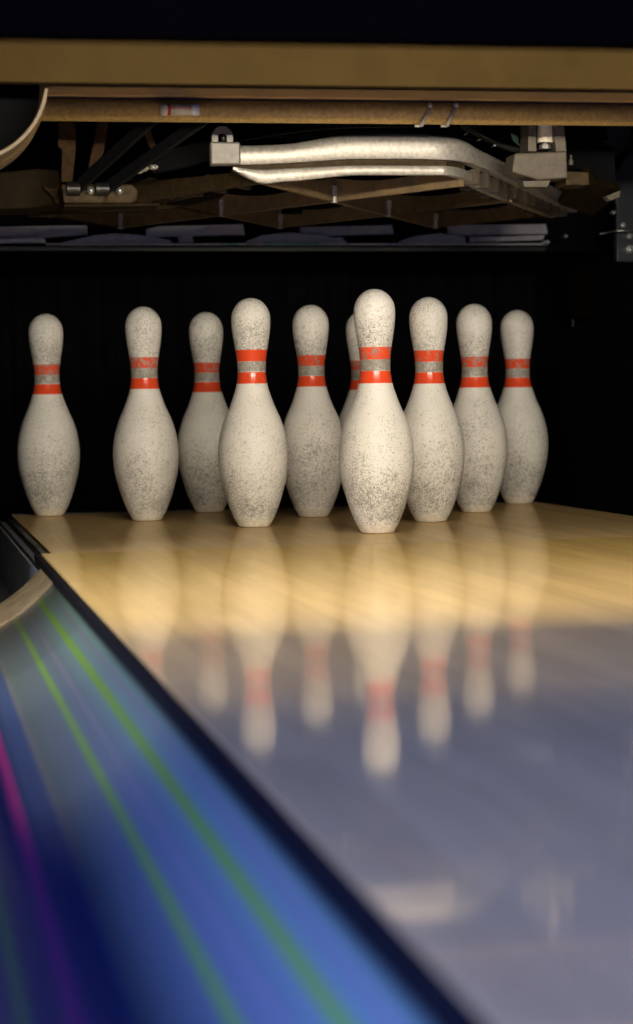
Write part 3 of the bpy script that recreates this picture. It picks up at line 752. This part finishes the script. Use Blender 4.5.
# ------------------------------------------------------------------ rear of the machine: pin guides and rail
RY = 1.12
rl = empty('rear_rail', at(300, 248, RY), 'thin dark rail running across behind the lattice, under the grey plates', 'rail')
b = newbm(); prism(b, [at(-60, 246.5, RY), at(546, 247, RY), at(546, 251, RY), at(-60, 250.5, RY)], (0, 0.03, 0)); obj('beam', b, 'black_steel', rl)
b = newbm(); prism(b, [at(46, 243.3, RY - .01), at(548, 243.3, RY - .01), at(548, 245, RY - .01), at(46, 245, RY - .01)], (0, 0.012, 0)); obj('edge_strip', b, 'bluegrey', rl)
for x0, x1 in ((228, 238), (264, 320)):
    b = newbm(); prism(b, [at(x0, 243.1, RY - .013), at(x1, 243.1, RY - .013), at(x1, 245.3, RY - .013), at(x0, 245.3, RY - .013)], (0, 0.002, 0)); t_ = obj('tape', b, 'teal', rl); t_['label'] = 'pale teal tape'
plates = [
    ([(-60, 228), (87, 225), (88, 235), (40, 238), (-60, 238)], 'leftmost grey plate behind the lattice, upper row'),
    ([(146, 229), (160, 226), (243, 224), (245, 235), (146, 237)], 'grey plate behind the lattice, upper row, left of centre'),
    ([(300, 227), (392, 225), (394, 234), (300, 237)], 'grey plate behind the lattice, upper row, right of centre'),
    ([(448, 225), (546, 224), (548, 234), (448, 236)], 'rightmost grey plate behind the lattice, upper row'),
    ([(-60, 239), (20, 238), (44, 236), (46, 243), (-60, 244)], 'leftmost grey plate just above the rear rail'),
    ([(62, 242.5), (95, 235), (115, 233), (140, 235), (170, 240), (172, 243), (62, 243)], 'curved grey plate above the rear rail, second from the left'),
    ([(247, 241), (262, 235), (290, 232), (325, 236), (345, 240), (347, 243), (247, 243)], 'curved grey plate above the rear rail, at the middle'),
    ([(178, 237), (192, 236), (194, 242), (179, 242)], 'small grey tab above the rear rail, left of centre'),
    ([(325, 238), (343, 237), (345, 242), (325, 242)], 'small grey tab above the rear rail, right of centre'),
    ([(400, 241), (415, 236), (440, 233), (465, 237), (466, 243), (400, 243)], 'curved grey plate above the rear rail, right of centre'),
    ([(470, 237), (545, 235), (543, 240), (470, 242)], 'rightmost grey plate above the rear rail'),
]
for k, (pts, lab) in enumerate(plates):
    Y = RY + (.05 if k < 4 else (.02 if k not in (7, 8) else .035))
    b = newbm(); prism(b, [at(x, y, Y) for x, y in pts], (0, 0.01, 0))
    tag(obj('guide_plate_segment', b, 'bluegrey', bevel=.001), lab, 'plate', 'grey plates behind the lattice')
bm = newbm(); box(bm, -0.78, 0.78, RY + .07, RY + .09, 0.52, 0.72); tag(obj('rear_crossbeam', bm, 'black'), 'black beam behind the grey plates', 'beam')
for x in (-0.76, 0.76):
    b = newbm(); box(b, min(x, x * 1.02), max(x, x * 1.02), RY - .02, RY + .07, 0.52, 0.56); obj('end_bracket', b, 'black', rl)

# ------------------------------------------------------------------ right side: kickback brace and its fittings
kb = empty('side_brace', at(610, 260, .85), 'blue grey sheet metal brace at the upper right edge', 'brace')
b = newbm(); prism(b, [at(633, 150, .85), at(618, 168, .85), at(613, 190, .85), at(617, 205, .85), at(617, 262, .85), at(638, 262, .85), at(638, 140, .85)], (0, 0.02, 0)); obj('lower_plate', b, 'kick', kb, bevel=.002)
b = newbm(); prism(b, [at(601, 126, .95), at(630, 126, .95), at(634, 140, .95), at(628, 150, .95), at(612, 160, .95), at(602, 146, .95)], (0, 0.02, 0)); obj('upper_plate', b, 'kick', kb, bevel=.002)
for x, y, r_ in ((623, 225, .006), (630, 236, .006), (630, 249, .0085), (614, 212, .004)):
    c = at(x, y, .835); b = newbm(); tube(b, c, c + Vector((0, .016, 0)), r_, seg=6); bmesh.ops.create_icosphere(b, subdivisions=2, radius=r_ * .6, matrix=Matrix.Translation(c)); obj('bolt', b, 'steel', kb)
b = newbm(); tube(b, at(600, 234, .80), at(617, 230.5, .82), .0012, seg=10); tube(b, at(617, 230.5, .82), at(636, 231.5, .83), .0022, seg=10); obj('latch_rod', b, 'steel', kb, smooth=True)
sp_ = empty('switch_box', at(588, 330, 1.3), 'dark box on the black side wall, right of the pins', 'box')
b = newbm(); prism(b, [at(569, 268, 1.3), at(598, 268, 1.3), at(598, 318, 1.3), at(569, 318, 1.3)], (0, 0.06, 0)); obj('case', b, 'mask', sp_, bevel=.003)
for x in (573, 596):
    c = at(x, 325, 1.31); b = newbm(); tube(b, c + Vector((0, 0, .012)), c - Vector((0, 0, .004)), .003, seg=10); obj('stud', b, 'black_steel', sp_)
for x, y in ((548, 242), (566, 236)):
    c = at(x, y, 1.08); b = newbm(); tube(b, c, c + Vector((0, .03, 0)), .0045, seg=6); obj('rail_bolt', b, 'steel', rl)

# ------------------------------------------------------------------ lamp housing behind the mask
lh = empty('pin_lamp', (LAMP.x, LAMP.y, LAMP.z + .05), 'lamp housing fixed behind the navy panel, lighting the pins', 'lamp')
b = newbm(); box(b, LAMP.x - .62, LAMP.x + .62, LAMP.y - .105, LAMP.y + .03, LAMP.z + .045, LAMP.z + .075); obj('housing', b, 'black', lh)
b = newbm(); box(b, LAMP.x - .62, LAMP.x + .62, LAMP.y - .105, LAMP.y - .085, LAMP.z + .01, LAMP.z + .045); obj('back_plate', b, 'black', lh)
